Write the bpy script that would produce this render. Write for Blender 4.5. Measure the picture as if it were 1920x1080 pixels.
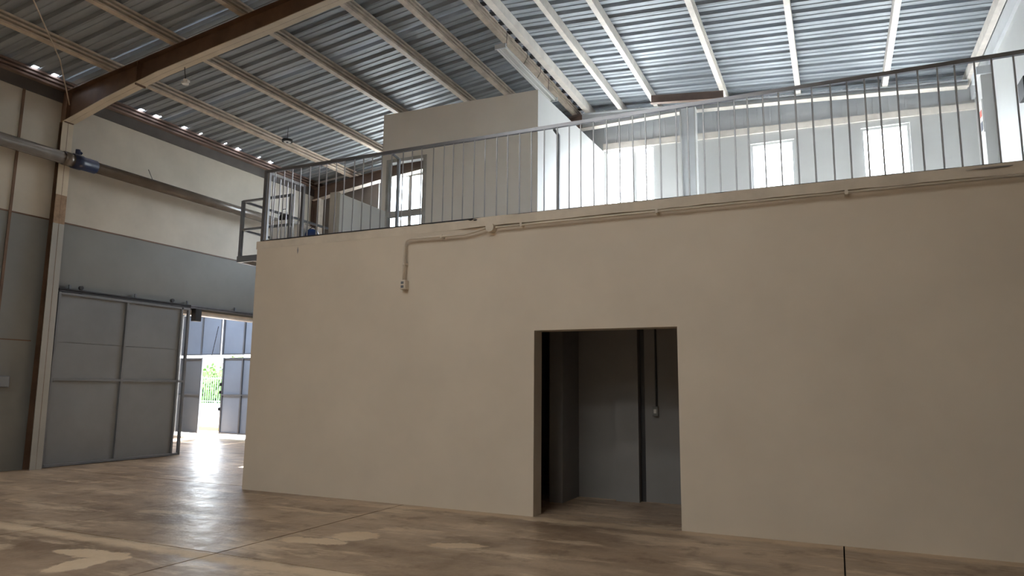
import bpy, bmesh, math, random
from mathutils import Vector, Matrix
random.seed(7)
C = bpy.context.scene.collection
for o in list(bpy.data.objects): bpy.data.objects.remove(o)
SC = bpy.context.scene

# ------------------------------------------------------------------ camera
cam = bpy.data.cameras.new('camera'); camo = bpy.data.objects.new('camera', cam); C.objects.link(camo)
cam.sensor_width = 36.0; cam.lens = 36.0 * 1301.46 / 1920; cam.clip_end = 400
YAW, PIT, ROL = -0.435628, 0.143365, 0.0104325
cy, sy, cp, sp = math.cos(YAW), math.sin(YAW), math.cos(PIT), math.sin(PIT)
fw = Vector((sy*cp, cy*cp, sp)); rt = Vector((cy, -sy, 0)); up = rt.cross(fw)
cr, sr = math.cos(ROL), math.sin(ROL)
r2 = cr*rt + sr*up; u2 = -sr*rt + cr*up
camo.matrix_world = Matrix(((r2.x, u2.x, -fw.x, 0), (r2.y, u2.y, -fw.y, 0), (r2.z, u2.z, -fw.z, 1.6), (0, 0, 0, 1)))
SC.camera = camo

# ------------------------------------------------------------------ light and exposure
SC.view_settings.view_transform = 'Standard'; SC.view_settings.look = 'None'
SC.view_settings.exposure = 0.70; SC.view_settings.gamma = 1.0; SC.view_settings.use_curve_mapping = False
w = bpy.data.worlds.new('world'); SC.world = w; w.use_nodes = True
wn = w.node_tree; bg = wn.nodes['Background']
sky = wn.nodes.new('ShaderNodeTexSky'); sky.sky_type = 'NISHITA'; sky.sun_disc = False
sky.sun_elevation = math.radians(52); sky.sun_rotation = math.radians(0); sky.dust_density = 3.0; sky.air_density = 1.0
mixw = wn.nodes.new('ShaderNodeMixRGB'); mixw.inputs[0].default_value = 0.55
mixw.inputs[2].default_value = (8.5, 9.0, 9.6, 1)
wn.links.new(sky.outputs[0], mixw.inputs[1]); wn.links.new(mixw.outputs[0], bg.inputs[0])
bg.inputs[1].default_value = 1.7
sl = bpy.data.lights.new('sun', 'SUN'); sl.energy = 46.0; sl.angle = math.radians(0.6); sl.color = (1, .985, .96)
slo = bpy.data.objects.new('sun', sl); C.objects.link(slo)
slo.rotation_euler = Vector((0.10, -0.60, -0.79)).to_track_quat('-Z', 'Y').to_euler()

def portal(loc, direction, sx, sy_):
    """guides sky sampling through an opening; gives no light of its own"""
    l = bpy.data.lights.new('portal', 'AREA'); l.shape = 'RECTANGLE'; l.size = sx; l.size_y = sy_
    l.cycles.is_portal = True
    o = bpy.data.objects.new('portal', l); C.objects.link(o); o.location = loc
    o.rotation_euler = Vector(direction).to_track_quat('-Z', 'Y').to_euler()
portal((-4.4, 16.27, 6.1), (0, -1, 0), 1.5, 2.9)
portal((-1.05, 16.27, 6.0), (0, -1, 0), 1.1, 2.6)
portal((1.2, 16.27, 6.0), (0, -1, 0), 1.1, 2.6)
portal((-10.8, 16.27, 6.5), (0, -1, 0), 2.2, 2.6)
portal((-17.9, 16.25, 1.25), (0, -1, 0), 1.0, 2.5)
SKYLIGHTS = [(-7.4, -5.7, -4.0, -2.0), (-5.2, -2.0, -4.2, -2.0), (-7.4, -5.7, -8.6, -7.4), (-5.2, -2.4, -8.6, -7.4), (-7.6, -5.7, .9, 1.9), (-5.2, -2.2, .9, 1.9)]  # unseen rooflights; the last pair is added to brighten the floor

# ------------------------------------------------------------------ materials
def new_mat(name):
    m = bpy.data.materials.new(name); m.use_nodes = True
    return m, m.node_tree, m.node_tree.nodes['Principled BSDF']
def lk(nt, a, b): nt.links.new(a, b)
def mathn(nt, op, a, b=None):
    n = nt.nodes.new('ShaderNodeMath'); n.operation = op
    for i, v in enumerate((a, b)):
        if v is None: continue
        if isinstance(v, (int, float)): n.inputs[i].default_value = v
        else: lk(nt, v, n.inputs[i])
    return n.outputs[0]
def mixc(nt, f, a, b):
    n = nt.nodes.new('ShaderNodeMixRGB')
    if isinstance(f, (int, float)): n.inputs[0].default_value = f
    else: lk(nt, f, n.inputs[0])
    for i, v in ((1, a), (2, b)):
        if isinstance(v, tuple): n.inputs[i].default_value = (*v, 1)
        else: lk(nt, v, n.inputs[i])
    return n.outputs[0]
def noise(nt, vec, scale, detail=4, rough=.6):
    n = nt.nodes.new('ShaderNodeTexNoise'); n.inputs['Scale'].default_value = scale
    n.inputs['Detail'].default_value = detail; n.inputs['Roughness'].default_value = rough
    if vec is not None: lk(nt, vec, n.inputs['Vector'])
    return n
def ramp(nt, fac, a, b):
    n = nt.nodes.new('ShaderNodeMapRange'); n.inputs[1].default_value = a; n.inputs[2].default_value = b
    lk(nt, fac, n.inputs[0]); return n.outputs[0]
def pos(nt): return nt.nodes.new('ShaderNodeNewGeometry').outputs['Position']
def scaled(nt, v, s):
    n = nt.nodes.new('ShaderNodeVectorMath'); n.operation = 'MULTIPLY'; lk(nt, v, n.inputs[0]); n.inputs[1].default_value = s
    return n.outputs[0]
def bump(nt, bs, h, strength, dist=.01):
    n = nt.nodes.new('ShaderNodeBump'); n.inputs['Strength'].default_value = strength; n.inputs['Distance'].default_value = dist
    lk(nt, h, n.inputs['Height']); lk(nt, n.outputs[0], bs.inputs['Normal'])

def paint(name, col, rough=.6, var=.08, scale=1.2, metal=0., bumps=.15):
    m, nt, bs = new_mat(name); p = pos(nt)
    n1 = noise(nt, p, scale); n2 = noise(nt, p, scale*18, 3)
    dark = tuple(c*(1-var*2) for c in col); light = tuple(min(1, c*(1+var)) for c in col)
    c = mixc(nt, ramp(nt, n1.outputs['Fac'], .3, .7), dark, light)
    lk(nt, c, bs.inputs['Base Color']); bs.inputs['Roughness'].default_value = rough; bs.inputs['Metallic'].default_value = metal
    if bumps: bump(nt, bs, n2.outputs['Fac'], bumps, .004)
    return m
M = {}
M['wall_tan'] = paint('wall_tan', (.69, .605, .50), .55, .04, .7)
M['fascia'] = paint('fascia', (.69, .61, .51), .65, .06, 3, bumps=.4)
M['white'] = paint('white_paint', (.63, .64, .64), .5, .03, .9)
M['partition'] = paint('partition_paint', (.86, .83, .78), .55, .03, .7)
M['cream'] = paint('cream_paint', (.52, .485, .42), .6, .08, .8)
M['grey_low'] = paint('grey_paint', (.20, .205, .20), .55, .06, .8)
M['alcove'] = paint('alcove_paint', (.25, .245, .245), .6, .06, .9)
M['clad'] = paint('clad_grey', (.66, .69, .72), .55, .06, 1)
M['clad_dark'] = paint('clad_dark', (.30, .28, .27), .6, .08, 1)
M['beam_beige'] = paint('ring_beam_paint', (.84, .79, .73), .65, .10, 2, bumps=.4)
M['brown'] = paint('brown_primer', (.16, .095, .06), .5, .18, 2)
M['brown2'] = paint('brown_primer_pale', (.20, .14, .115), .5, .12, 2)
M['flange'] = paint('flange_cream', (.66, .58, .46), .45, .08, 1.5)
M['purlin'] = paint('purlin_cream_shade', (.56, .48, .39), .5, .14, 4)  # purlin cream darkened to paint in the dim slope's shade
M['cream_lit'] = paint('purlin_cream_lit', (.78, .73, .67), .5, .08, 4)  # lighter copy of the cream, strong light painted into the colour
M['door_grey'] = paint('door_grey', (.19, .205, .225), .45, .06, 1)
M['tube_grey'] = paint('tube_grey', (.17, .185, .21), .4, .08, 2)
M['gate_grey'] = paint('gate_grey', (.27, .33, .43), .4, .05, 1)
M['gate_dark'] = paint('gate_dark', (.20, .22, .25), .4, .05, 1)
M['dark'] = paint('dark_metal', (.03, .03, .035), .5, .1, 3)
M['black'] = paint('black_plastic', (.015, .015, .017), .4, .1, 3)
M['dark_steel'] = paint('dark_steel', (.10, .09, .085), .5, .1, 3)
M['blue'] = paint('blue_plastic', (.02, .06, .22), .35, .1, 3)
M['blue_dark'] = paint('blue_dark', (.012, .022, .07), .4, .1, 3)
M['red'] = paint('red_print', (.7, .10, .06), .5, .02, 3)
M['pipe'] = paint('pipe_grey', (.16, .135, .115), .25, .10, 3)
M['conduit'] = paint('conduit_paint', (.70, .62, .52), .5, .05, 3)
M['yellow'] = paint('kerb_yellow', (.30, .21, .01), .6, .1, 3)
M['yard'] = paint('yard_concrete', (.42, .41, .39), .8, .06, .5)
M['trunk'] = paint('bark', (.18, .12, .08), .9, .2, 6)
M['porcelain'] = paint('porcelain', (.8, .8, .78), .3, .02, 3)
M['mezz'] = paint('mezz_concrete', (.74, .74, .74), .7, .08, 1)

def galv(name, col, rough, metal=.85):
    m, nt, bs = new_mat(name); p = pos(nt)
    n1 = noise(nt, scaled(nt, p, (.6, 3, 3)), 1.4)
    c = mixc(nt, ramp(nt, n1.outputs['Fac'], .3, .7), tuple(x*.82 for x in col), tuple(min(1, x*1.1) for x in col))
    lk(nt, c, bs.inputs['Base Color']); bs.inputs['Metallic'].default_value = metal; bs.inputs['Roughness'].default_value = rough
    n2 = noise(nt, scaled(nt, p, (.5, 4, 4)), 3.0, 2); bump(nt, bs, n2.outputs['Fac'], .12, .02)
    return m
M['sheet'] = galv('galvanised_sheet', (.33, .365, .40), .55, .3)
M['rail'] = galv('galvanised_rail', (.26, .26, .28), .33, .85)
M['baluster'] = galv('galvanised_rail_lit', (.46, .46, .48), .36, .75)  # paler copy of the rail metal, bright lighting painted into its colour
M['alu'] = galv('aluminium_frame', (.55, .55, .54), .45, .5)

def foliage(name, a, b):
    m, nt, bs = new_mat(name)
    n1 = noise(nt, pos(nt), 2.2)
    lk(nt, mixc(nt, ramp(nt, n1.outputs['Fac'], .35, .65), a, b), bs.inputs['Base Color'])
    bs.inputs['Roughness'].default_value = .6
    return m
M['leaf'] = foliage('hedge_leaf', (.03, .085, .010), (.085, .17, .025))
M['leaf_pale'] = foliage('tree_leaf', (.05, .075, .015), (.085, .10, .03))

def glass():
    m = bpy.data.materials.new('window_glass'); m.use_nodes = True; nt = m.node_tree; nt.nodes.clear()
    o = nt.nodes.new('ShaderNodeOutputMaterial'); t = nt.nodes.new('ShaderNodeBsdfTransparent'); g = nt.nodes.new('ShaderNodeBsdfGlossy')
    g.inputs['Roughness'].default_value = .02; t.inputs[0].default_value = (.94, .96, .96, 1)
    mx = nt.nodes.new('ShaderNodeMixShader'); mx.inputs[0].default_value = .05
    lk(nt, t.outputs[0], mx.inputs[1]); lk(nt, g.outputs[0], mx.inputs[2]); lk(nt, mx.outputs[0], o.inputs[0])
    return m
M['glass'] = glass()
def fibreglass():
    m = bpy.data.materials.new('aged_rooflight'); m.use_nodes = True; nt = m.node_tree; nt.nodes.clear()
    o = nt.nodes.new('ShaderNodeOutputMaterial'); t = nt.nodes.new('ShaderNodeBsdfTransparent')
    t.inputs[0].default_value = (.86, .79, .67, 1); lk(nt, t.outputs[0], o.inputs[0]); return m
M['rooflight'] = fibreglass()

def floor_mat():
    m, nt, bs = new_mat('stained_concrete'); p = pos(nt)
    big = noise(nt, scaled(nt, p, (.55, 1, 1)), .9, 6, .65); mid = noise(nt, p, 2.6, 6, .65); fine = noise(nt, p, 30, 3)
    streak = noise(nt, scaled(nt, p, (.45, 1.6, 1)), 1.5, 5, .7)
    c = mixc(nt, ramp(nt, big.outputs['Fac'], .38, .62), (.25, .172, .115), (.50, .375, .265))
    c = mixc(nt, mathn(nt, 'MULTIPLY', ramp(nt, streak.outputs['Fac'], .53, .62), .8), c, (.66, .52, .375))
    c = mixc(nt, mathn(nt, 'MULTIPLY', ramp(nt, mid.outputs['Fac'], .54, .66), .6), c, (.19, .13, .085))
    sep = nt.nodes.new('ShaderNodeSeparateXYZ')
    wv = nt.nodes.new('ShaderNodeVectorMath'); wv.operation = 'MULTIPLY_ADD'
    wn1 = noise(nt, p, 3.6, 6, .7); lk(nt, wn1.outputs['Color'], wv.inputs[0]); wv.inputs[1].default_value = (.34, .34, 0)
    sh = nt.nodes.new('ShaderNodeVectorMath'); sh.operation = 'SUBTRACT'; lk(nt, p, sh.inputs[0]); sh.inputs[1].default_value = (.17, .17, 0)
    lk(nt, sh.outputs[0], wv.inputs[2]); lk(nt, wv.outputs[0], sep.inputs[0])
    X, Y = sep.outputs[0], sep.outputs[1]
    def ell(cx, cy_, rx, ry, ang=0, soft=.15):
        a, b = math.cos(ang), math.sin(ang)
        dx = mathn(nt, 'SUBTRACT', X, cx); dy = mathn(nt, 'SUBTRACT', Y, cy_)
        u = mathn(nt, 'DIVIDE', mathn(nt, 'ADD', mathn(nt, 'MULTIPLY', dx, a), mathn(nt, 'MULTIPLY', dy, b)), rx)
        v = mathn(nt, 'DIVIDE', mathn(nt, 'SUBTRACT', mathn(nt, 'MULTIPLY', dy, a), mathn(nt, 'MULTIPLY', dx, b)), ry)
        d = mathn(nt, 'ADD', mathn(nt, 'MULTIPLY', u, u), mathn(nt, 'MULTIPLY', v, v))
        return ramp(nt, d, 1+soft, 1-soft)
    def band(v, lo, hi, soft):
        return mathn(nt, 'MULTIPLY', ramp(nt, v, lo-soft, lo+soft), ramp(nt, v, hi+soft, hi-soft))
    blobs = [ell(-6.55, 4.58, .40, .15, .15), ell(-6.25, 4.30, .16, .33, .1), ell(-6.25, 4.62, .22, .12, 0), ell(-5.05, 6.0, .40, .14, .15), ell(-4.80, 6.38, .25, .22, .4), ell(-3.6, 6.5, .3, .1, .3)]
    s = blobs[0]
    for b in blobs[1:]: s = mathn(nt, 'MAXIMUM', s, b)
    s = mathn(nt, 'MULTIPLY', s, .8)
    j1 = mathn(nt, 'MULTIPLY', mathn(nt, 'MULTIPLY', band(Y, 4.90, 5.10, .05), ramp(nt, X, -2.2, -3.8)), .75)
    j2 = mathn(nt, 'MULTIPLY', mathn(nt, 'MULTIPLY', band(Y, 8.12, 8.36, .05), band(X, -5.4, 2.6, .2)), .55)
    s = mathn(nt, 'MAXIMUM', mathn(nt, 'MAXIMUM', s, j1), j2)
    c = mixc(nt, s, c, (.72, .56, .39))
    lk(nt, c, bs.inputs['Base Color'])
    ro = nt.nodes.new('ShaderNodeMapRange'); lk(nt, mid.outputs['Fac'], ro.inputs[0]); ro.inputs[1].default_value = .3; ro.inputs[2].default_value = .7
    ro.inputs[3].default_value = .30; ro.inputs[4].default_value = .46
    lk(nt, mathn(nt, 'ADD', ro.outputs[0], mathn(nt, 'MULTIPLY', s, .25)), bs.inputs['Roughness']); bs.inputs['Specular IOR Level'].default_value = .28
    wav = noise(nt, p, 5.0, 3)
    bump(nt, bs, mathn(nt, 'ADD', wav.outputs['Fac'], mathn(nt, 'MULTIPLY', fine.outputs['Fac'], .08)), .32, .03)
    return m
M['floor'] = floor_mat()

# ------------------------------------------------------------------ mesh helpers
class MB:
    def __init__(s): s.v = []; s.f = []
    def box(s, x0, x1, y0, y1, z0, z1):
        b = len(s.v)
        s.v += [(x, y, z) for z in (z0, z1) for y in (y0, y1) for x in (x0, x1)]
        s.f += [tuple(b+i for i in q) for q in ((0, 2, 3, 1), (4, 5, 7, 6), (0, 1, 5, 4), (2, 6, 7, 3), (0, 4, 6, 2), (1, 3, 7, 5))]
        return s
    def hexa(s, p):        # 8 points, same order as box
        b = len(s.v); s.v += [tuple(q) for q in p]
        s.f += [tuple(b+i for i in q) for q in ((0, 2, 3, 1), (4, 5, 7, 6), (0, 1, 5, 4), (2, 6, 7, 3), (0, 4, 6, 2), (1, 3, 7, 5))]
        return s
    def quad(s, *p):
        b = len(s.v); s.v += [tuple(q) for q in p]; s.f.append(tuple(range(b, b+len(p)))); return s
    def loft(s, rings, caps=True, close=True):
        b = len(s.v); n = len(rings[0])
        for r in rings: s.v += [tuple(q) for q in r]
        for k in range(len(rings)-1):
            for i in range(n if close else n-1):
                j = (i+1) % n
                s.f.append((b+k*n+i, b+k*n+j, b+(k+1)*n+j, b+(k+1)*n+i))
        if caps:
            s.f.append(tuple(b+i for i in range(n))[::-1]); s.f.append(tuple(b+(len(rings)-1)*n+i for i in range(n)))
        return s
    def tube(s, pts, r, n=8, flat=None):
        pts = [Vector(p) for p in pts]; rings = []
        rr = r if isinstance(r, (list, tuple)) else [r]*len(pts)
        d0 = (pts[1]-pts[0]).normalized(); ref = Vector((0, 0, 1)) if abs(d0.z) < .9 else Vector((1, 0, 0))
        for i, p in enumerate(pts):
            d = ((pts[min(i+1, len(pts)-1)]-pts[max(i-1, 0)])).normalized()
            a = d.cross(ref); a = a.normalized() if a.length > 1e-4 else Vector((0, 1, 0)); bb = a.cross(d)
            rings.append([p+rr[i]*(math.cos(t)*a+math.sin(t)*bb) for t in [2*math.pi*(k+.5)/n for k in range(n)]])
        return s.loft(rings)
    def bar(s, a, b, w_, h=None):
        """square bar from a to b, w_ wide, h deep"""
        a, b = Vector(a), Vector(b); h = h or w_; d = (b-a).normalized()
        ref = Vector((0, 0, 1)) if abs(d.z) < .9 else Vector((0, 1, 0))
        u = d.cross(ref).normalized()*w_/2; v = u.cross(d).normalized()*h/2
        return s.loft([[q+u+v, q-u+v, q-u-v, q+u-v] for q in (a, b)])
    def blob(s, c, r, n=10, m=7, jit=0.):
        b = len(s.v); rings = []
        for i in range(m):
            t = math.pi*(i+.5)/m
            rings.append([(c[0]+r[0]*math.sin(t)*math.cos(2*math.pi*k/n)*(1+random.uniform(-jit, jit)),
                           c[1]+r[1]*math.sin(t)*math.sin(2*math.pi*k/n)*(1+random.uniform(-jit, jit)),
                           c[2]+r[2]*math.cos(t)*(1+random.uniform(-jit, jit))) for k in range(n)])
        return s.loft(rings)
    def build(s, name, mats, parent=None, smooth=False, bevel=0, kind=None, idx=None):
        me = bpy.data.meshes.new(name); me.from_pydata(s.v, [], s.f)
        for m in (mats if isinstance(mats, list) else [mats]): me.materials.append(m)
        if idx:
            for p, i in zip(me.polygons, idx): p.material_index = i
        bm = bmesh.new(); bm.from_mesh(me); bmesh.ops.recalc_face_normals(bm, faces=bm.faces); bm.to_mesh(me); bm.free()
        if smooth: me.polygons.foreach_set('use_smooth', [True]*len(me.polygons))
        o = bpy.data.objects.new(name, me); C.objects.link(o)
        if parent is not None: o.parent = parent; o.matrix_parent_inverse = Matrix.Identity(4); o.location = -parent_loc(parent)
        if bevel:
            bv = o.modifiers.new('bevel', 'BEVEL'); bv.width = bevel; bv.segments = 1; bv.limit_method = 'ANGLE'
        if kind: o['kind'] = kind
        return o
def parent_loc(p):
    v = Vector((0, 0, 0))
    while p is not None: v += p.location; p = p.parent
    return v
def box(x0, x1, y0, y1, z0, z1): return MB().box(x0, x1, y0, y1, z0, z1)
def tag(o, label, cat, group=None):
    o['label'] = label; o['category'] = cat
    if group: o['group'] = group
    return o
def thing(name, loc, label, cat, group=None):
    o = bpy.data.objects.new(name, None); C.objects.link(o); o.location = loc; o.empty_display_size = .1
    return tag(o, label, cat, group)
def struct(name, mb, m, parent=None, **k):
    return mb.build(name, m, parent, kind='structure', **k)

XL, XR, YB, YF, RIDGE = -13.9, 2.83, 16.1, -14.0, -5.45
def zp(x):                                  # underside of the purlins
    return 8.40 - (.115*(RIDGE-x) if x < RIDGE else .076*(x-RIDGE))

# ------------------------------------------------------------------ floor: concrete slabs with open joints
fl = struct('floor', box(-20.7, XR+.2, YF-.2, 16.3, -.30, -.10), M['dark'])
xs = [-20.6, -17.2, -13.9, -11.0, -8.15, -5.50, -0.02, 2.9]
ys = [-14.1, -8.65, -5.2, -1.75, 1.69, 5.14, 8.60, 12.05, 16.25]
g = .007
for i in range(len(xs)-1):
    for j in range(len(ys)-1):
        if xs[i+1] <= -13.8 and ys[j+1] < 6.5: continue
        dz = random.uniform(-.0015, .0015)
        struct('concrete_slab', box(xs[i]+g, xs[i+1]-g, ys[j]+g, ys[j+1]-g, -.10, dz), M['floor'], fl)

# ------------------------------------------------------------------ walls
# long side wall with the sliding door opening, cream above a dark paint line, grey below
ZL = 4.79; OY0, OY1, OZ = 11.40, 15.3, 3.36
wl = struct('wall_left', box(XL-.2, XL, YF, YB, ZL, 7.20), M['cream'])
lo = MB().box(XL-.2, XL, YF, OY0, 0, ZL).box(XL-.2, XL, OY0, OY1, OZ, ZL).box(XL-.2, XL, OY1, YB, 0, ZL)
struct('lower_wall', lo, M['grey_low'], wl)
struct('ledge', box(XL, XL+.018, YF, YB, ZL-.012, ZL+.012), M['brown'], wl)
struct('eave_board', box(XL-.25, XL+.02, YF, YB, 7.20, 7.62), M['dark_steel'], wl)
struct('panel_joint', box(XL, XL+.02, 7.50, 7.545, 0, 7.2), M['brown'], wl)
struct('panel_joint', box(XL, XL+.008, YF, 8.15, 2.39, 2.412), M['brown'], wl)
# right-hand long wall, gable, wall behind the viewer
wr = struct('wall_right', box(XR, XR+.2, 8.60, YB+.2, 0, 7.95), M['white'])
struct('upper_wall', box(XR, XR+.2, YF, 8.60, ZL, 7.95), M['cream'], wr); struct('lower_wall', box(XR, XR+.2, YF, 8.60, 0, ZL), M['grey_low'], wr)
wfr = struct('wall_front', MB().box(-21, XR+.2, YF-.2, YF, ZL, 8.8), M['cream'])
struct('lower_wall', box(-21, XR+.2, YF-.2, YF, 0, ZL), M['grey_low'], wfr)

WIN = [(-5.0, -3.72, 4.75, 7.50), (-1.52, -.59, 4.9, 7.18), (.74, 1.66, 4.9, 7.21), (-11.8, -9.75, 5.3, 7.62)]
def gable_cells(x0, x1, z0, z1, holes):
    mb = MB(); xs_ = sorted({x0, x1, *[h[0] for h in holes], *[h[1] for h in holes]}); zs_ = sorted({z0, z1, *[h[2] for h in holes], *[h[3] for h in holes]})
    xs_ = [x for x in xs_ if x0 <= x <= x1]; zs_ = [z for z in zs_ if z0 <= z <= z1]
    for a, b in zip(xs_, xs_[1:]):
        for c, d in zip(zs_, zs_[1:]):
            mx, mz = (a+b)/2, (c+d)/2
            if any(h[0] < mx < h[1] and h[2] < mz < h[3] for h in holes): continue
            mb.box(a, b, YB, YB+.2, c, d)
    return mb
wb = struct('wall_back', gable_cells(-9.4, XR, 0, 7.50, WIN[:3]), M['white'])
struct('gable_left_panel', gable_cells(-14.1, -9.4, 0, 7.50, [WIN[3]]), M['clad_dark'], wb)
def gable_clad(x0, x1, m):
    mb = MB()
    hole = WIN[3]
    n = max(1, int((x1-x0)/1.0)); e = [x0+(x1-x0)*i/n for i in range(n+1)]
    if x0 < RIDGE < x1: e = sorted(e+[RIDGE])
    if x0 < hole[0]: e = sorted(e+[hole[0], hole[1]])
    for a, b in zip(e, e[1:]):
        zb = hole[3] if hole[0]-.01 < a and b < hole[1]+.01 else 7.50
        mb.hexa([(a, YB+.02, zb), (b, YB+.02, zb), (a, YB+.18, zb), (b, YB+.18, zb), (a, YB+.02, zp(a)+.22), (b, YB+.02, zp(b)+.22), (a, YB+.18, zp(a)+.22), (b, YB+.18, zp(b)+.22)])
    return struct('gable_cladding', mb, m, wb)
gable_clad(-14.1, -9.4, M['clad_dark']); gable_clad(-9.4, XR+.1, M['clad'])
rib = MB()
for k in range(40):
    x = -9.2+k*.30
    rib.box(x, x+.04, YB-.005, YB+.02, 7.50, zp(x)+.2)
struct('cladding_rib', rib, M['clad'], wb, )
struct('ring_beam', MB().hexa([(-5.0, YB-.06, 7.50), (XR, YB-.06, 7.29), (-5.0, YB+.01, 7.50), (XR, YB+.01, 7.29), (-5.0, YB-.06, 7.66), (XR, YB-.06, 7.42), (-5.0, YB+.01, 7.66), (XR, YB+.01, 7.42)]), M['beam_beige'], wb)
for n, (a, b, c, d) in enumerate(WIN):
    fr = MB(); t = .05
    for q in ((a, b, d-t, d), (a, b, c, c+t), (a, a+t, c+t, d-t), (b-t, b, c+t, d-t)):
        fr.box(q[0], q[1], YB+.06, YB+.13, q[2], q[3])
    wo = struct('window_%d' % (n+1), fr, M['white'])
    if n in (0, 3):
        mx = a+.78 if n == 0 else (a+b)/2
        struct('mullion', box(mx-.035, mx+.035, YB+.06, YB+.13, c+t, d-t), M['white'], wo)
    else:
        for z in (6.14, 5.52): struct('transom_bar', box(a+t, b-t, YB+.075, YB+.115, z-.02, z+.02), M['white'], wo)
    struct('pane', box(a+t, b-t, YB+.094, YB+.098, c+t, d-t), M['glass'], wo)

# ------------------------------------------------------------------ lean-to bay seen through the door opening
bx = struct('wall_bay', MB().box(-20.8, -20.6, 6.8, 16.3, 0, 5.2).box(-20.6, XL-.2, 6.8, 7.0, 0, 5.2).box(-15.55, XL-.2, YB, YB+.2, 0, 5.2).box(-20.6, -19.45, YB, YB+.2, 0, 5.2).box(-19.45, -15.55, YB, YB+.2, 3.86, 5.2), M['grey_low'])
struct('bay_roof', MB().box(-20.8, -19, 6.8, 16.3, 5.2, 5.3).box(-15.5, XL-.2, 6.8, 16.3, 5.2, 5.3).box(-19, -15.5, 6.8, 13.0, 5.2, 5.3).box(-19, -15.5, 14.5, 16.3, 5.2, 5.3), M['clad_dark'], bx)  # unseen roof opening added to brighten the gates and bay floor
portal((-17.25, 13.75, 5.35), (0, 0, -1), 3.5, 1.5)
struct('door_lintel', box(XL-.22, XL+.01, OY0+.1, OY1, OZ-.10, OZ), M['cream_lit'], wl)

# ------------------------------------------------------------------ mezzanine block
DX0, DX1, DZ = -3.555, -1.70, 2.35; FY = 8.34
wi = MB().box(-8.48, DX0, FY, FY+.26, 0, 3.80).box(DX1, XR, FY, FY+.26, 0, 3.80).box(DX0, DX1, FY, FY+.26, DZ, 3.80)
wi.box(-8.48, -8.28, FY+.26, YB, 0, 3.80)
winner = struct('wall_inner', wi, M['wall_tan'])
fu = struct('floor_upper', box(-8.47, XR, FY+.02, YB, 3.70, 3.915), M['mezz'])
# slab edge: rough plaster band, drawn with a slightly uneven lower and upper edge
fas = MB(); N = 60; rings = []
for i in range(N+1):
    x = -8.5+(XR+8.5)*i/N; a = random.uniform(-.006, .006); b = random.uniform(-.005, .005); o_ = random.uniform(-.006, .006)
    if -4.75 < x < -4.35: b -= .012
    q = min(1, max(0, (x+4.75)/.35)); pr_ = .003 + .057*q; o_ *= q; a *= q
    rings.append([(x, FY-pr_+o_, 3.80+a), (x, FY+.03, 3.805+a), (x, FY+.03, 3.925+b), (x, FY-pr_+o_, 3.925+b)])
fas.loft(rings); trim = struct('trim_1', fas, M['fascia'])
chip = MB().blob((-4.50, FY-.035, 3.918), (.05, .035, .014), 7, 5, .3).blob((-4.43, FY-.05, 3.902), (.035, .02, .012), 7, 5, .3)
tag(chip.build('spalled_patch', M['dark']), 'dark chipped hole in the slab edge below the railing', 'chip')
tag(MB().blob((1.55, FY-.065, 3.885), (.20, .012, .010), 10, 5, .2).build('cement_smear', M['clad_dark']), 'dark cement crack on slab edge below the railing near white wall', 'crack')
# rooms behind the doorway
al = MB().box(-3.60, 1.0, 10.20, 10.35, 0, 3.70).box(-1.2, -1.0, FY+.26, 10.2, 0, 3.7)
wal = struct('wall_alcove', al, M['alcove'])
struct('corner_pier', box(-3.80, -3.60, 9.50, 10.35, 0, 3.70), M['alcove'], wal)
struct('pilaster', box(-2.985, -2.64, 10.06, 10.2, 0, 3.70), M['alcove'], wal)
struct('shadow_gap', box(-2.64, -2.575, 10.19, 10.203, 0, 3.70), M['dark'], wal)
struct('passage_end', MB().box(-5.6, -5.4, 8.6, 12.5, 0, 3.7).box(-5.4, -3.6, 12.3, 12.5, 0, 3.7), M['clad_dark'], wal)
t = thing('wall_switch', (-2.41, 10.2, 1.29), 'grey switch box on the conduit inside the dark doorway', 'switch')
box(-2.455, -2.37, 10.14, 10.20, 1.22, 1.36).build('switch_box', M['grey_low'], t, bevel=.006)
box(-2.43, -2.395, 10.132, 10.14, 1.26, 1.32).build('rocker', M['alu'], t)
MB().tube([(-2.40, 10.185, 1.36), (-2.40, 10.185, 3.7)], .014, 8).build('conduit', M['dark'], t)

# ------------------------------------------------------------------ partition room on the mezzanine
PY, PX0, PX1 = 11.85, -8.62, -5.0
op = (-8.50, -7.50, 4.05, 6.40)
pa = MB()
def pz(x): return 7.437 + (x-PX0)/(PX1-PX0)*(7.372-7.437)
for a, b, z0, top in ((PX0, op[0], 3.915, 0), (op[0], op[1], op[3], 0), (op[0], op[1], 3.915, op[2]), (op[1], PX1, 3.915, 0)):
    za, zb = (top or pz(a)), (top or pz(b))
    pa.hexa([(a, PY, z0), (b, PY, z0), (a, PY+.12, z0), (b, PY+.12, z0), (a, PY, za), (b, PY, zb), (a, PY+.12, za), (b, PY+.12, zb)])
wp = struct('wall_partition', pa, [M['partition'], M['white']], idx=[1 if (k == 23) else 0 for k in range(len(pa.f))])
sd = MB().hexa([(PX1-.12, PY+.12, 3.915), (PX1, PY+.12, 3.915), (PX1-.12, YB, 3.915), (PX1, YB, 3.915), (PX1-.12, PY+.12, 7.372), (PX1, PY+.12, 7.372), (PX1-.12, YB, 7.48), (PX1, YB, 7.48)])
struct('side_wall', sd, M['white'], wp)
t_ = .07
fr = MB().box(op[0], op[1], PY-.01, PY+.13, op[3]-t_, op[3]).box(op[0], op[0]+.05, PY-.01, PY+.13, op[2], op[3]-t_).box(op[1]-.09, op[1], PY-.01, PY+.13, op[2], op[3]-t_).box(op[0]+.05, op[1]-.09, PY-.01, PY+.13, op[2], op[2]+.06)
w5 = struct('window_5', fr, M['alu'])
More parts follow.
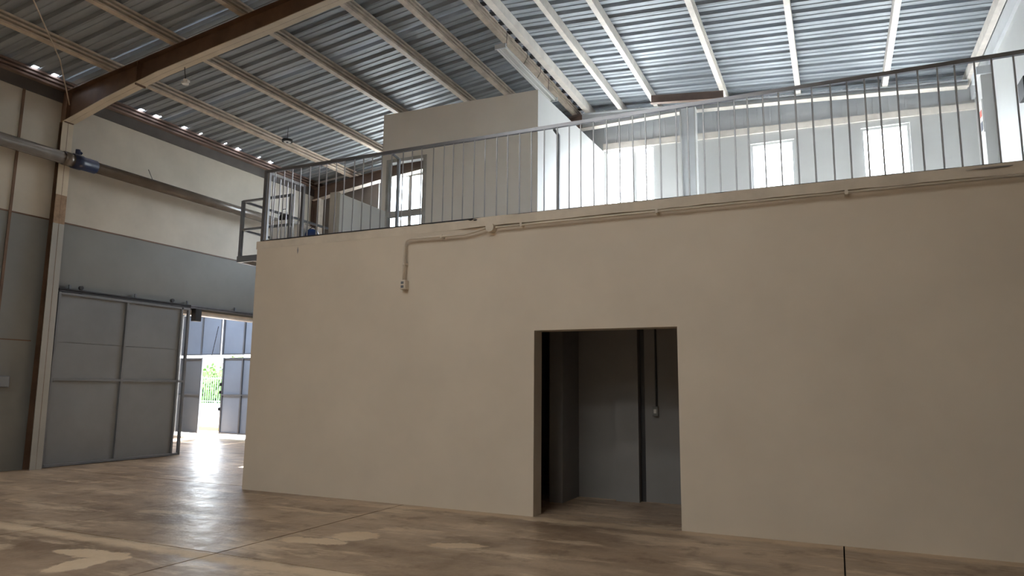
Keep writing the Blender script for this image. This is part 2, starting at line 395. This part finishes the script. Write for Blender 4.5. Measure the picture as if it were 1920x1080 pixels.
struct('mid_rail', box(op[0]+.05, op[1]-.09, PY+.02, PY+.09, 5.14, 5.27), M['alu'], w5)
struct('pane', box(op[0]+.05, op[1]-.09, PY+.055, PY+.06, 5.27, op[3]-t_), M['glass'], w5)
struct('pane', box(op[0]+.05, op[1]-.09, PY+.055, PY+.06, op[2]+.06, 5.14), M['glass'], w5)
M['bright'] = paint('bright_white', (.90, .91, .90), .4, .01, 1)
pr = struct('wall_parapet', box(-8.62, -8.49, 10.35, PY, 3.915, 5.28), M['bright'])
struct('end_post', box(-8.66, -8.48, 10.27, 10.35, 3.915, 5.29), M['cream'], pr)

# ------------------------------------------------------------------ ceiling: corrugated sheets, rooflights
ce = bpy.data.objects.new('ceiling', None); C.objects.link(ce); ce['kind'] = 'structure'
PITCH = .38
PROF = [(0, 0), (.105, 0), (.115, .014), (.135, .014), (.145, 0), (.245, 0), (.262, .065), (.358, .065), (.38, 0)]
holes = [7.60, 7.98, 8.56, 9.88, 10.29, 11.03, 11.47, 12.21, 12.63, 13.36, 13.80]
def sheet(side, y0, k):
    prof = [(y0+q*PITCH+a, b) for q in range(3) for a, b in PROF[:-1]] + [(y0+3*PITCH+.03, 0)]
    lift = .004*(k % 2)
    xs_ = [RIDGE-.10, -13.70, -13.785, XL-.45] if side < 0 else [RIDGE+.10, XR+.45]
    mb = MB(); n = len(prof); b0 = 0
    for x in xs_: mb.v += [(x, y, zp(x)+.2+z+lift) for y, z in prof]
    for a in range(len(xs_)-1):
        for i in range(n-1):
            ym = (prof[i][0]+prof[i+1][0])/2
            if side < 0 and a == 1 and any(abs(ym-h) < .055 for h in holes): continue
            mb.f.append((a*n+i, a*n+i+1, (a+1)*n+i+1, (a+1)*n+i))
    return struct('roof_sheet', mb, M['sheet'], ce)
Y0 = 6.02
for k in range(9):
    for side in (-1, 1): sheet(side, Y0+k*3*PITCH, k)
# plain sheeting over the rest of the hall, left open where the rooflights sit
def plain(side):
    mb = MB(); e = [RIDGE-.10, XL-.45] if side < 0 else [RIDGE+.10, XR+.45]
    x0, x1 = min(e), max(e)
    hs = [h for h in SKYLIGHTS if h[0] >= x0 and h[1] <= x1]
    ex = sorted({x0, x1, *[v for h in hs for v in h[:2]]}); ey = sorted({YF-.3, Y0, *[v for h in hs for v in h[2:]]})
    for a, b in zip(ex, ex[1:]):
        for c, d in zip(ey, ey[1:]):
            if any(h[0] < (a+b)/2 < h[1] and h[2] < (c+d)/2 < h[3] for h in hs): continue
            mb.quad((a, c, zp(a)+.2), (b, c, zp(b)+.2), (b, d, zp(b)+.2), (a, d, zp(a)+.2))
    struct('rear_sheeting', mb, M['sheet'], ce)
plain(-1); plain(1)
for i, (a, b, c, d) in enumerate(SKYLIGHTS):
    struct('window_%d' % (6+i), MB().quad((a, c, zp(a)+.21), (b, c, zp(b)+.21), (b, d, zp(b)+.21), (a, d, zp(a)+.21)), M['rooflight'])
    portal(((a+b)/2, (c+d)/2, zp((a+b)/2)+.4), (0, 0, -1), b-a, d-c)
cap = MB().loft([[(RIDGE-.28, y, 8.635), (RIDGE, y, 8.67), (RIDGE+.28, y, 8.645), (RIDGE+.28, y, 8.66), (RIDGE, y, 8.69), (RIDGE-.28, y, 8.65)] for y in (YF, 16.3)])
struct('ridge_cap', cap, M['clad_dark'], ce)
teeth = MB()
yy = Y0
while yy < 16.0:
    teeth.box(RIDGE-.12, RIDGE+.12, yy+.25, yy+.37, 8.57, 8.63); yy += PITCH
struct('ridge_filler', teeth, M['dark'], ce)

# ------------------------------------------------------------------ purlins
PUR = [(-5.62, 'brightest edge beside the ridge gap on the dark slope'), (-6.56, ''), (-7.47, ''), (-9.08, ''), (-10.75, ''), (-12.44, ''), (-13.83, 'eave')]
ORD = ['next to the ridge gap', 'second', 'third', 'fourth', 'fifth', 'sixth', 'lowest']
def c_purlin(x, open_dir, wdt, m, label, plain_web=False):
    z = zp(x); h = .20; t2 = .012; lip = .035; d = open_dir
    # lipped channel outline, web on the closed side, a shallow stiffening groove in the web
    pts = [(0, 0), (wdt, 0), (wdt, .040), (.03, .044), (.03, .076), (wdt, .080), (wdt, .118), (.03, .122), (.03, .156), (wdt, .160), (wdt, h), (0, h)]
    if plain_web: pts = [(0, 0), (wdt, 0), (wdt, h), (0, h)]
    mb = MB()
    mb.loft([[(x+d*(p-wdt/2), y, z+q+(-.115*d*(p-wdt/2)*(-1 if x < RIDGE else .66))) for p, q in pts] for y in (YF+.01, 16.08)], caps=False)
    o = mb.build('roof_purlin', m)
    return tag(o, label, 'purlin', 'roof purlins')
for (x, _), wname in zip(PUR, ORD):
    lab = {'next to the ridge gap': 'cream steel purlin bordering the ridge gap on the dark roof slope', 'lowest': 'brown lowest purlin running along the eave above the cream wall'}.get(wname, 'cream lipped purlin, %s down from the ridge on the dark roof slope' % wname)
    c_purlin(x, 1, .10, M['brown2'] if wname == 'lowest' else M['purlin'], lab)
for x, wname in zip((-5.27, -4.43, -3.56, -1.97, -.44, 1.22, 2.70), ORD):
    lab = {'next to the ridge gap': 'wide pale purlin bordering the ridge gap on the bright roof slope', 'lowest': 'pale purlin along the top of the bright white side wall'}.get(wname, 'pale smooth purlin, %s down from the ridge on the bright roof slope' % wname)
    c_purlin(x, -1 if x < -2 else 1, .14 if wname == 'next to the ridge gap' else .10, M['cream_lit'], lab, wname != 'fourth' and wname != 'fifth')
# gutter board over the white wall
struct('trim_2', MB().box(XR-.06, XR+.05, YF, YB, 7.50, 7.80), M['clad'])

# ------------------------------------------------------------------ portal frames
def frame(y0, y1, bot, top, webm, flm, label, colx, coltop, cflm, splices, colw=None, webr=None):
    ym = (y0+y1)/2; t = thing('portal_frame', (bot[0][0], ym, 0), label, 'steel frame')
    def strip(pts_lo, pts_hi, ya, yb):
        return MB().loft([[(a[0], ya, a[1]), (a[0], yb, a[1]), (b[0], yb, b[1]), (b[0], ya, b[1])] for a, b in zip(pts_lo, pts_hi)])
    h = next(i for i, q in enumerate(bot) if q[0] >= RIDGE)
    strip(bot[:h+1], top[:h+1], ym-.006, ym+.006).build('rafter_web', webm, t)
    strip(bot[h:], top[h:], ym-.006, ym+.006).build('rafter_web', webr or webm, t)
    strip(bot, [(x, z+.014) for x, z in bot], y0, y1).build('bottom_flange', flm, t)
    strip([(x, z-.012) for x, z in top[:h+1]], top[:h+1], y0, y1).build('top_flange', webm, t)
    strip([(x, z-.012) for x, z in top[h:]], top[h:], y0, y1).build('top_flange', webr or webm, t)
    for x, zl, zh in splices:
        box(x-.012, x+.012, y0+.005, y1-.005, zl, zh).build('splice_plate', webm, t)
    (xb, xt, xw) = colx
    # column: web, outer flange, inner flange
    MB().hexa([(xw, ym-.006, 0), (xb, ym-.006, 0), (xw, ym+.006, 0), (xb, ym+.006, 0), (xw, ym-.006, coltop), (xt, ym-.006, coltop), (xw, ym+.006, coltop), (xt, ym+.006, coltop)]).build('column_web', colw or webm, t)
    s = 1 if xb > xw else -1
    lev = [0, 4.72, 4.78, 5.22, 5.30, coltop] if cflm else [0, coltop]
    fx = lambda z: xb+(xt-xb)*z/coltop
    mb = MB(); idx = []
    seq = [0, 1, 1, 1, 2] if cflm else [0]
    for a, b, k in zip(lev, lev[1:], seq):
        mb.hexa([(fx(a)-s*.014, y0, a), (fx(a), y0, a), (fx(a)-s*.014, y1, a), (fx(a), y1, a), (fx(b)-s*.014, y0, b), (fx(b), y0, b), (fx(b)-s*.014, y1, b), (fx(b), y1, b)]); idx += [k]*6
    mb.build('column_flange', cflm or flm, t, idx=idx)
    box(min(xw, xw+s*.012), max(xw, xw+s*.012), y0, y1, 0, coltop).build('outer_flange', webm, t)
    return t
M['rusty'] = paint('rust_patch', (.36, .24, .15), .6, .2, 5)
M['flange_grey'] = paint('flange_grey', (.36, .355, .33), .5, .06, 1)
b1 = [(-13.80, 6.79), (-12.6, 7.07), (-11.15, 7.34), (-9.6, 7.53), (-8.4, 7.67), (-7.05, 7.84), (-5.45, 8.0), (-3.9, 7.9), (-1.0, 7.62), (2.60, 7.0)]
t1 = [(x, zp(x)-.004) for x, z in b1]
f1 = frame(8.24, 8.46, b1, t1, M['brown'], M['flange'], 'brown steel rafter with cream flange on a column at the long wall', (-13.67, -13.79, -13.89), 6.79, [M['flange_grey'], M['rusty'], M['flange']], [(-11.72, 7.20, 7.66), (-5.45, 7.99, 8.39)])
MB().box(-13.95, -13.75, 8.26, 8.44, 6.79, 7.42).build('knee_plate', M['brown'], f1)
b2 = [(-13.95, 7.05), (-12.7, 7.24), (-11.5, 7.40), (-8.0, 7.74), (-5.45, 8.0), (-2.84, 8.04), (0, 7.86), (2.68, 7.655)]
t2 = [(x, zp(x)-.004) for x, z in b2]
f2 = frame(15.66, 15.86, b2, t2, M['brown2'], M['cream_lit'], 'far portal frame against the windowed gable above the mezzanine', (-13.62, -13.6, -13.89), 7.1, None, [], None, M['clad'])
MB().bar((-14.0, 15.64, 7.53), (-11.3, 15.64, 7.79), .03, .05).build('tie_angle', M['alu'], f2)
t = thing('wind_column', (-2.8, 15.5, 3.915), 'pale I-section column standing between two gable windows', 'column')
box(-2.96, -2.93, 15.36, 15.60, 3.915, 8.0).build('flange', M['white'], t); box(-2.64, -2.61, 15.36, 15.60, 3.915, 8.0).build('flange', M['white'], t)
box(-2.93, -2.64, 15.42, 15.44, 3.915, 8.0).build('web', M['clad'], t)
tag(MB().hexa([(-3.50, 14.9, 8.02), (-1.92, 14.9, 7.86), (-3.50, 14.92, 8.02), (-1.92, 14.92, 7.86), (-3.50, 14.9, 8.22), (-1.92, 14.9, 8.06), (-3.50, 14.92, 8.22), (-1.92, 14.92, 8.06)]).hexa([(-3.50, 14.8, 8.005), (-1.92, 14.8, 7.845), (-3.50, 14.92, 8.005), (-1.92, 14.92, 7.845), (-3.50, 14.8, 8.02), (-1.92, 14.8, 7.86), (-3.50, 14.92, 8.02), (-1.92, 14.92, 7.86)]).build('bridging_channel', M['brown2']), 'short brown channel spanning between two pale purlins near the gable', 'beam')
t = thing('wall_pier', (2.75, 14.7, 3.915), 'white pier projecting from the bright side wall', 'pier')
box(2.66, XR, 14.45, 14.85, 3.915, 7.35).build('shaft', M['white'], t); box(2.60, XR, 14.40, 14.90, 7.35, 7.5).build('capital', M['clad'], t)
t = thing('wall_notice', (2.655, 14.6, 6.55), 'small white notice with a red mark on the white pier', 'notice')
box(2.645, 2.658, 14.47, 14.72, 6.28, 6.9).build('board', M['porcelain'], t)
box(2.641, 2.645, 14.53, 14.67, 6.60, 6.72).build('red_mark', M['red'], t); box(2.641, 2.645, 14.52, 14.66, 6.34, 6.50).build('blue_mark', M['blue_dark'], t)
tag(box(2.72, XR, 11.95, 12.30, 5.95, 6.25).build('junction_cabinet', M['dark'], bevel=.01), 'small dark cabinet high on the bright white side wall', 'cabinet')

# ------------------------------------------------------------------ guard railing
t = thing('guard_railing', (-8.36, FY, 3.925), 'galvanised guard railing with thin balusters along the mezzanine edge', 'railing')
ZT = 5.115
MB().bar((-8.40, FY, ZT-.02), (XR, FY, ZT-.02), .045, .045).build('top_rail', M['rail'], t)
MB().bar((-8.36, FY, ZT-.02), (-8.36, 9.2, ZT-.02), .045, .045).build('side_rail', M['baluster'], t)
MB().bar((-8.40, FY, 3.935), (XR, FY, 3.935), .03, .012).build('bottom_bar', M['dark'], t)
MB().bar((-8.36, FY, 3.935), (-8.36, 9.2, 3.935), .03, .012).build('bottom_bar', M['dark'], t)
box(-8.40, -8.35, FY-.025, FY+.025, 3.93, ZT+.01).build('corner_post', M['rail'], t)
box(-8.325, -8.285, FY-.02, FY+.02, 3.93, ZT-.02).build('corner_post', M['baluster'], t)
box(-8.385, -8.335, 9.18, 9.23, 3.93, ZT).build('end_post', M['rail'], t)
bmesh_b = None; i = 0; x = -8.165
while x < XR-.05:
    if bmesh_b is None:
        ob = MB().tube([(0, 0, 3.94), (0, 0, ZT-.03)], .0095, 6).build('baluster', M['baluster'], t); bmesh_b = ob
    else:
        ob = bmesh_b.copy(); C.objects.link(ob); ob.parent = t
    ob.location = Vector((x, FY, 0)) - t.location
    ob.rotation_euler = (0, random.uniform(-.004, .004), 0)
    i += 1; x = -8.165 + i*.1755
for y in (8.50, 8.66, 8.83, 9.0):
    ob = bmesh_b.copy(); C.objects.link(ob); ob.parent = t; ob.location = Vector((-8.36, y, 0)) - t.location
for x in (-5.87, -3.28):
    MB().box(x-.02, x+.02, 8.47, 8.51, 3.93, ZT-.09).bar((x, FY, ZT-.06), (x, 8.51, ZT-.09), .035, .02).build('stanchion', M['tube_grey'], t)

# stair landing beyond the block's corner
t = thing('stair_landing', (-9.0, 9.1, 3.8), 'grey steel stair landing with two-bar rails off the mezzanine corner', 'landing')
box(-9.69, -8.50, 9.06, 9.11, 3.79, 3.90).build('edge_channel', M['tube_grey'], t)
box(-9.69, -9.64, 9.11, 12.3, 3.79, 3.90).build('edge_channel', M['tube_grey'], t)
box(-9.64, -8.50, 9.11, 12.3, 3.86, 3.895).build('deck', M['clad'], t)
for y in (9.1, 10.3, 12.25): box(-9.685, -9.63, y-.025, y+.025, 3.90, 4.93).build('post', M['tube_grey'], t)
for z in (4.92, 4.39):
    MB().bar((-9.66, 9.1, z), (-8.50, 9.1, z), .04).build('front_bar', M['tube_grey'], t)
    MB().bar((-9.66, 9.1, z), (-9.66, 12.27, z), .04).build('side_bar', M['tube_grey'], t)
box(-8.545, -8.505, 9.07, 9.11, 3.90, 4.94).build('post', M['tube_grey'], t)
# things stored on the landing
def crate(x, y, z, w_, d, h, m, label):
    t = thing('storage_crate', (x, y, z), label, 'crate', 'crates on the stair landing')
    MB().loft([[(x-w_/2*q, y-d/2*q, z+k), (x+w_/2*q, y-d/2*q, z+k), (x+w_/2*q, y+d/2*q, z+k), (x-w_/2*q, y+d/2*q, z+k)] for k, q in ((0, .92), (h*.9, 1.0))]).build('body', m, t)
    box(x-w_/2*1.04, x+w_/2*1.04, y-d/2*1.04, y+d/2*1.04, z+h*.9, z+h).build('rim', m, t)
crate(-9.50, 9.95, 3.895, .21, .36, .80, M['bright'], 'white crate behind the left end of the railing, under the black bag')
crate(-9.245, 9.95, 3.895, .22, .36, .80, M['bright'], 'wider white crate beside the one under the black bag')
crate(-9.0, 10.0, 3.895, .17, .36, .70, M['partition'], 'lower cream crate between the white crates and blue bucket')
t = thing('tool_bag', (-9.46, 9.95, 4.695), 'black bag lying on a white crate on the stair landing', 'bag')
MB().blob((-9.46, 9.95, 4.785), (.13, .12, .088), 12, 7, .08).build('bag_body', M['black'], t, smooth=True)
MB().tube([(-9.53, 9.93, 4.86), (-9.50, 9.93, 4.96), (-9.42, 9.93, 4.96), (-9.39, 9.93, 4.86)], .011, 6).build('bag_handle', M['black'], t)
t = thing('blue_bucket', (-8.77, 9.95, 3.895), 'round blue bucket standing near the white parapet', 'bucket')
MB().loft([[(-8.77+r*math.cos(k*math.pi/8), 9.95+r*math.sin(k*math.pi/8), z) for k in range(16)] for z, r in ((3.895, .10), (4.2, .125), (4.40, .13), (4.48, .10), (4.51, .03))]).build('body', M['blue'], t, smooth=True)
MB().tube([(-8.90, 9.95, 4.38), (-8.87, 9.95, 4.50), (-8.77, 9.95, 4.55), (-8.67, 9.95, 4.50), (-8.64, 9.95, 4.38)], .008, 6).build('handle', M['dark'], t)

# ------------------------------------------------------------------ conduit with outlet on the block's face
t = thing('wall_conduit', (-5.56, FY, 3.06), 'painted conduit run bending down to an outlet box on the tan wall', 'conduit')
y = FY-.075
MB().tube([(-5.565, y, 3.11), (-5.565, y, 3.62), (-5.555, y, 3.67), (-5.53, y, 3.70), (-5.48, y, 3.715), (-4.60, y, 3.705), (-4.42, y, 3.73), (-4.26, y, 3.765)], .018, 8).build('drop_pipe', M['conduit'], t, smooth=True)
MB().tube([(-4.10, y, 3.762), (-3.0, y, 3.765), (XR, y, 3.775)], .016, 8).build('run_pipe', M['conduit'], t, smooth=True)
MB().tube([(-4.18, FY-.11, 3.765), (-4.18, FY, 3.765)], .062, 16).build('junction_box', M['conduit'], t)
for x, z in ((-4.95, 3.71), (-3.72, 3.765), (-1.9, 3.768), (.2, 3.772)):
    box(x-.015, x+.015, FY-.094, FY, z-.025, z+.024).build('pipe_clip', M['conduit'], t)
box(-5.585, -5.545, FY-.096, FY, 3.34, 3.37).build('pipe_clip', M['conduit'], t)
ob = box(-5.61, -5.52, FY-.10, FY, 2.985, 3.12).build('outlet_box', M['conduit'], t, bevel=.006)
for z in (3.022, 3.078): box(-5.59, -5.545, FY-.104, FY-.099, z-.018, z+.018).build('socket', M['tube_grey'], t)

tag(MB().blob((-7.62, FY-.003, 3.72), (.012, .006, .05), 7, 5, .3).build('wall_scuff', M['clad_dark']), 'small dark scuff mark on the tan wall below the railing corner', 'mark')
# ------------------------------------------------------------------ long pipe with blue coupling along the side wall
t = thing('wall_pipe', (-13.45, 8.3, 5.95), 'fat dark pipe running along the side wall through a blue coupling', 'pipe')
px = -13.50
MB().tube([(px, YF+.05, 5.97), (px, 8.26, 5.97)], .125, 16).build('pipe_run', M['pipe'], t, smooth=True)
MB().tube([(px, 8.66, 5.97), (px, 15.3, 5.97)], .115, 16).build('pipe_run', M['pipe'], t, smooth=True)
MB().tube([(px, 8.14, 5.97), (px, 8.32, 5.97)], .137, 16).build('end_collar', M['pipe'], t, smooth=True)
MB().tube([(px, 8.32, 5.97), (px, 8.50, 5.97), (px, 8.52, 5.97), (px, 8.80, 5.97)], [.15, .15, .135, .135], 16).build('coupling', M['blue_dark'], t, smooth=True)
MB().tube([(px, 8.42, 6.08), (px, 8.42, 6.22)], .045, 8).tube([(px, 8.40, 6.20), (px, 8.50, 6.16)], .03, 8).build('valve_stem', M['blue_dark'], t)
for yk in (-8, -3, 2, 6.2): box(XL, px, yk-.02, yk+.02, 5.80, 5.85).build('bracket', M['dark'], t)
tag(MB().tube([(XL+.02, 10.15, 6.02), (XL+.20, 10.25, 6.16), (XL+.25, 10.1, 6.33)], .008, 5).build('loose_wire', M['dark']), 'thin loose wire end sticking up behind the fat wall pipe', 'wire')
t = thing('wall_box', (XL, 7.68, 1.62), 'grey electrical box low on the grey side wall', 'electrical box')
box(XL, XL+.10, 7.50, 7.80, 1.52, 1.73).build('box_body', M['tube_grey'], t, bevel=.01); box(XL+.10, XL+.112, 7.53, 7.77, 1.54, 1.71).build('cover', M['door_grey'], t)

# ------------------------------------------------------------------ sliding door on its track
ds = bpy.data.objects.new('door_1', None); C.objects.link(ds); ds['kind'] = 'structure'
xd = -13.80
for (a, b) in ((8.54, 9.97), (10.01, 11.36)):
    for (c, d) in ((.05, 1.66), (1.70, 2.40), (2.408, 3.34)):
        struct('door_sheet', box(xd-.012, xd, a, b, c, d), M['door_grey'], ds)
def dt(name, y0_, y1_, z0_, z1_, dx=.045): struct(name, box(xd-.02, xd+dx, y0_, y1_, z0_, z1_), M['tube_grey'], ds, bevel=.004)
dt('stile', 8.50, 8.55, .03, 3.39); dt('stile', 9.965, 10.015, .07, 3.34); dt('stile', 11.345, 11.385, .03, 3.39); dt('stile', 11.53, 11.585, .03, 3.39)
dt('rail', 8.55, 11.53, 3.34, 3.39); dt('rail', 8.55, 9.965, 1.655, 1.705); dt('rail', 10.015, 11.53, 1.655, 1.705); dt('bottom_rail', 8.50, 11.585, .01, .06)
for yk in (8.95, 11.1):
    struct('hanger', MB().box(xd-.01, xd+.01, yk-.025, yk+.025, 3.39, 3.53).tube([(xd-.03, yk, 3.52), (xd+.03, yk, 3.52)], .04, 10), M['dark'], ds)
t = thing('door_track', (XL, 11, 3.45), 'long dark steel track above the grey sliding door', 'track')
box(XL+.035, XL+.13, 8.50, OY1, 3.43, 3.445).build('track_web', M['dark'], t); box(XL+.115, XL+.13, 8.5, 11.6, 3.40, 3.47).build('track_lip', M['dark'], t); box(XL+.115, XL+.13, 11.6, OY1, 3.40, 3.47).build('track_lip', M['rail'], t)  # lip's paler length past the door paints in its bright reflection
for yk in (8.75, 10.2, 11.55, 13.0): box(XL+.035, XL+.07, yk-.02, yk+.02, 3.445, 3.56).build('bracket', M['tube_grey'], t)
tag(box(XL+.01, XL+.16, 11.72, 11.90, 3.10, 3.40).build('track_stop', M['black'], bevel=.01), 'black stop box hanging below the door track', 'stop')

# ------------------------------------------------------------------ yard gates at the far end of the bay
gy = YB+.08
def leaf(name, x0, x1, z0, z1, seams, m, rails=()):
    o = bpy.data.objects.new(name, None); C.objects.link(o); o['kind'] = 'structure'; o.location = (x0, gy, 0)
    e = [x0]+list(seams)+[x1]
    for a, b in zip(e, e[1:]): struct('gate_sheet', box(a+.004, b-.004, gy-.004, gy+.004, z0+.02, z1-.02), m, o)
    for a in e: struct('gate_stile', box(a-.025, a+.025, gy-.05, gy-.004, z0, z1), M['tube_grey'], o)
    for z in (z0+.025, z1-.025, *rails): struct('gate_rail', box(x0, x1, gy-.045, gy-.004, z-.022, z+.022), M['tube_grey'], o)
    return o
leaf('door_2', -19.40, -17.70, 2.54, 3.84, (-18.55,), M['gate_grey'])
leaf('door_3', -17.60, -15.60, 2.54, 3.84, (-16.72,), M['gate_grey'])
leaf('door_4', -17.52, -15.60, .10, 2.46, (-16.72,), M['gate_grey'], (1.30,))
wk = leaf('door_5', -19.40, -18.24, .10, 2.46, (), M['gate_dark'], (1.30,))
for ch in wk.children: ch.location = -Vector((-19.40, gy, 0))
wk.rotation_euler = (0, 0, math.radians(-9))
for z in (1.62, 1.38, .86): struct('hinge', box(-17.60, -17.52, gy-.07, gy-.02, z-.05, z+.05), M['black'], bpy.data.objects['door_4'])
t = thing('gate_chain', (-17.95, YB-.05, 2.4), 'thin dark chain hanging above the open gate gap', 'chain')
for k in range(12):
    z = 3.45-k*.10
    MB().tube([(-17.75-k*.022, YB-.05, z), (-17.75-(k+1)*.022, YB-.05, z-.095)], .011, 5).build('chain_link', M['dark'], t)

# ------------------------------------------------------------------ yard outside the gates
struct('ground', box(-90, 30, 16.3, 80, -.25, -.03), M['yard'])
tag(MB().hexa([(-24, 18.6, -.03), (-17, 18.6, -.03), (-24, 19.0, -.03), (-17, 19.0, -.03), (-24, 18.63, .10), (-17, 18.63, .10), (-24, 18.97, .10), (-17, 18.97, .10)]).build('yellow_kerb', M['yellow']), 'yellow painted kerb in the sunlit yard outside the gate', 'kerb')
struct('wall_yard', box(-55, -22, 33.6, 33.85, -.03, .42), M['white'])
t = thing('yard_fence', (-37.6, 33.7, .42), 'pale metal bar fence on the low white yard wall', 'fence')
MB().bar((-44, 33.72, 2.05), (-31, 33.72, 2.05), .05).build('rail', M['tube_grey'], t); MB().bar((-44, 33.72, .55), (-31, 33.72, .55), .05).build('rail', M['tube_grey'], t)
for k in range(66): MB().bar((-44+k*.2, 33.72, .42), (-44+k*.2, 33.72, 2.15), .025).build('fence_bar', M['tube_grey'], t)
def leafy(mb, c, r, n, s):
    for k in range(n):
        while True:
            p = Vector((random.uniform(-1, 1), random.uniform(-1, 1), random.uniform(-1, 1)))
            if .45 < p.length < 1: break
        q = Vector((c[0]+p.x*r[0], c[1]+p.y*r[1], c[2]+p.z*r[2])); a = Vector((random.gauss(0, 1), random.gauss(0, 1), random.gauss(0, 1))).normalized(); b = a.orthogonal().normalized()
        mb.quad(q+a*s, q+b*s*.6, q-a*s, q-b*s*.6)
hd = thing('hedge', (-37.6, 34.9, 0), 'green leafy hedge behind the yard fence', 'hedge')
mb = MB()
for k in range(9): leafy(mb, (-44+k*1.6, 35.0, 1.5), (1.1, .7, 1.55), 420, .17)
mb.build('foliage', M['leaf'], hd, kind='stuff')
core = MB()
for k in range(9): core.blob((-44+k*1.6, 35.0, 1.45), (1.0, .5, 1.4), 9, 6, .1)
core.build('hedge_core', M['leaf'], hd)
for k, (x, z, r) in enumerate(((-39.3, 2.9, 1.0), (-36.6, 3.1, 1.2))):
    tr = thing('yard_tree', (x, 37.5, 0), ('pale green tree seen above the hedge', 'yellowish tree rising above the hedge by the gate edge')[k], 'tree', 'trees behind the hedge')
    MB().tube([(x, 37.5, -.03), (x+.1, 37.5, z)], [.12, .06], 7).build('trunk', M['trunk'], tr)
    mb = MB(); leafy(mb, (x, 37.5, z), (r, r, .8), 420, .17); mb.build('crown', M['leaf_pale'], tr, kind='stuff')

# ------------------------------------------------------------------ small fittings under the roof
t = thing('batten_light', (-5.42, 12.3, 7.95), 'white fluorescent batten light hanging on wires under the ridge', 'light')
MB().loft([[(-5.52, yk, 7.93), (-5.49, yk, 7.985), (-5.33, yk, 7.985), (-5.30, yk, 7.93), (-5.33, yk, 7.945), (-5.49, yk, 7.945)] for yk in (11.0, 13.68)]).build('housing', M['porcelain'], t)
for x in (-5.46, -5.36):
    MB().tube([(x, 11.04, 7.928), (x, 13.64, 7.928)], .016, 8).build('tube', M['porcelain'], t, smooth=True)
for yk in (11.0, 13.67): box(-5.525, -5.295, yk-.015, yk+.015, 7.905, 7.995).build('end_cap', M['clad'], t)
for yk in (11.25, 13.4): MB().tube([(-5.41, yk, 7.98), (-5.41, yk+.03, 8.40)], .006, 5).build('hanger_wire', M['dark'], t)
for yk in (11.9, 12.6): MB().tube([(-5.34, yk, 7.985), (-5.30, yk+.1, 8.16), (-5.34, yk+.2, 8.42)], .006, 5).build('hanger_wire', M['dark'], t)
t = thing('socket_lamp', (-10.58, 8.4, 7.1), 'white ceramic lamp socket hanging by a wire from the rafter', 'lamp')
MB().tube([(-10.64, 8.42, 7.46), (-10.62, 8.42, 7.30), (-10.57, 8.41, 7.14)], .008, 5).build('cord', M['black'], t)
MB().tube([(-10.57, 8.41, 7.15), (-10.57, 8.41, 7.06)], [.045, .06], 10).box(-10.65, -10.49, 8.38, 8.44, 7.085, 7.125).build('socket', M['porcelain'], t)
t = thing('round_lamp', (-11.9, 12.45, 7.55), 'round black rimmed white lamp under a purlin near the eave', 'lamp')
MB().tube([(-11.9, 12.45, 7.56), (-11.9, 12.45, 7.51)], .13, 16).build('rim', M['black'], t); MB().tube([(-11.9, 12.45, 7.515), (-11.9, 12.45, 7.50)], .085, 16).build('diffuser', M['porcelain'], t)
MB().tube([(-11.9, 12.45, 7.49), (-11.9, 12.45, 7.505)], .03, 10).build('hub', M['black'], t); MB().tube([(-11.9, 12.45, 7.55), (-11.85, 12.4, 7.86)], .007, 5).build('cord', M['black'], t)
tag(MB().tube([(-11.17, 6.0, 7.62), (-12.5, 7.3, 7.42), (-13.6, 8.22, 7.10)], .011, 6).build('brace_rod', M['purlin']), 'thin pale brace rod slanting down to the rafter knee', 'rod')
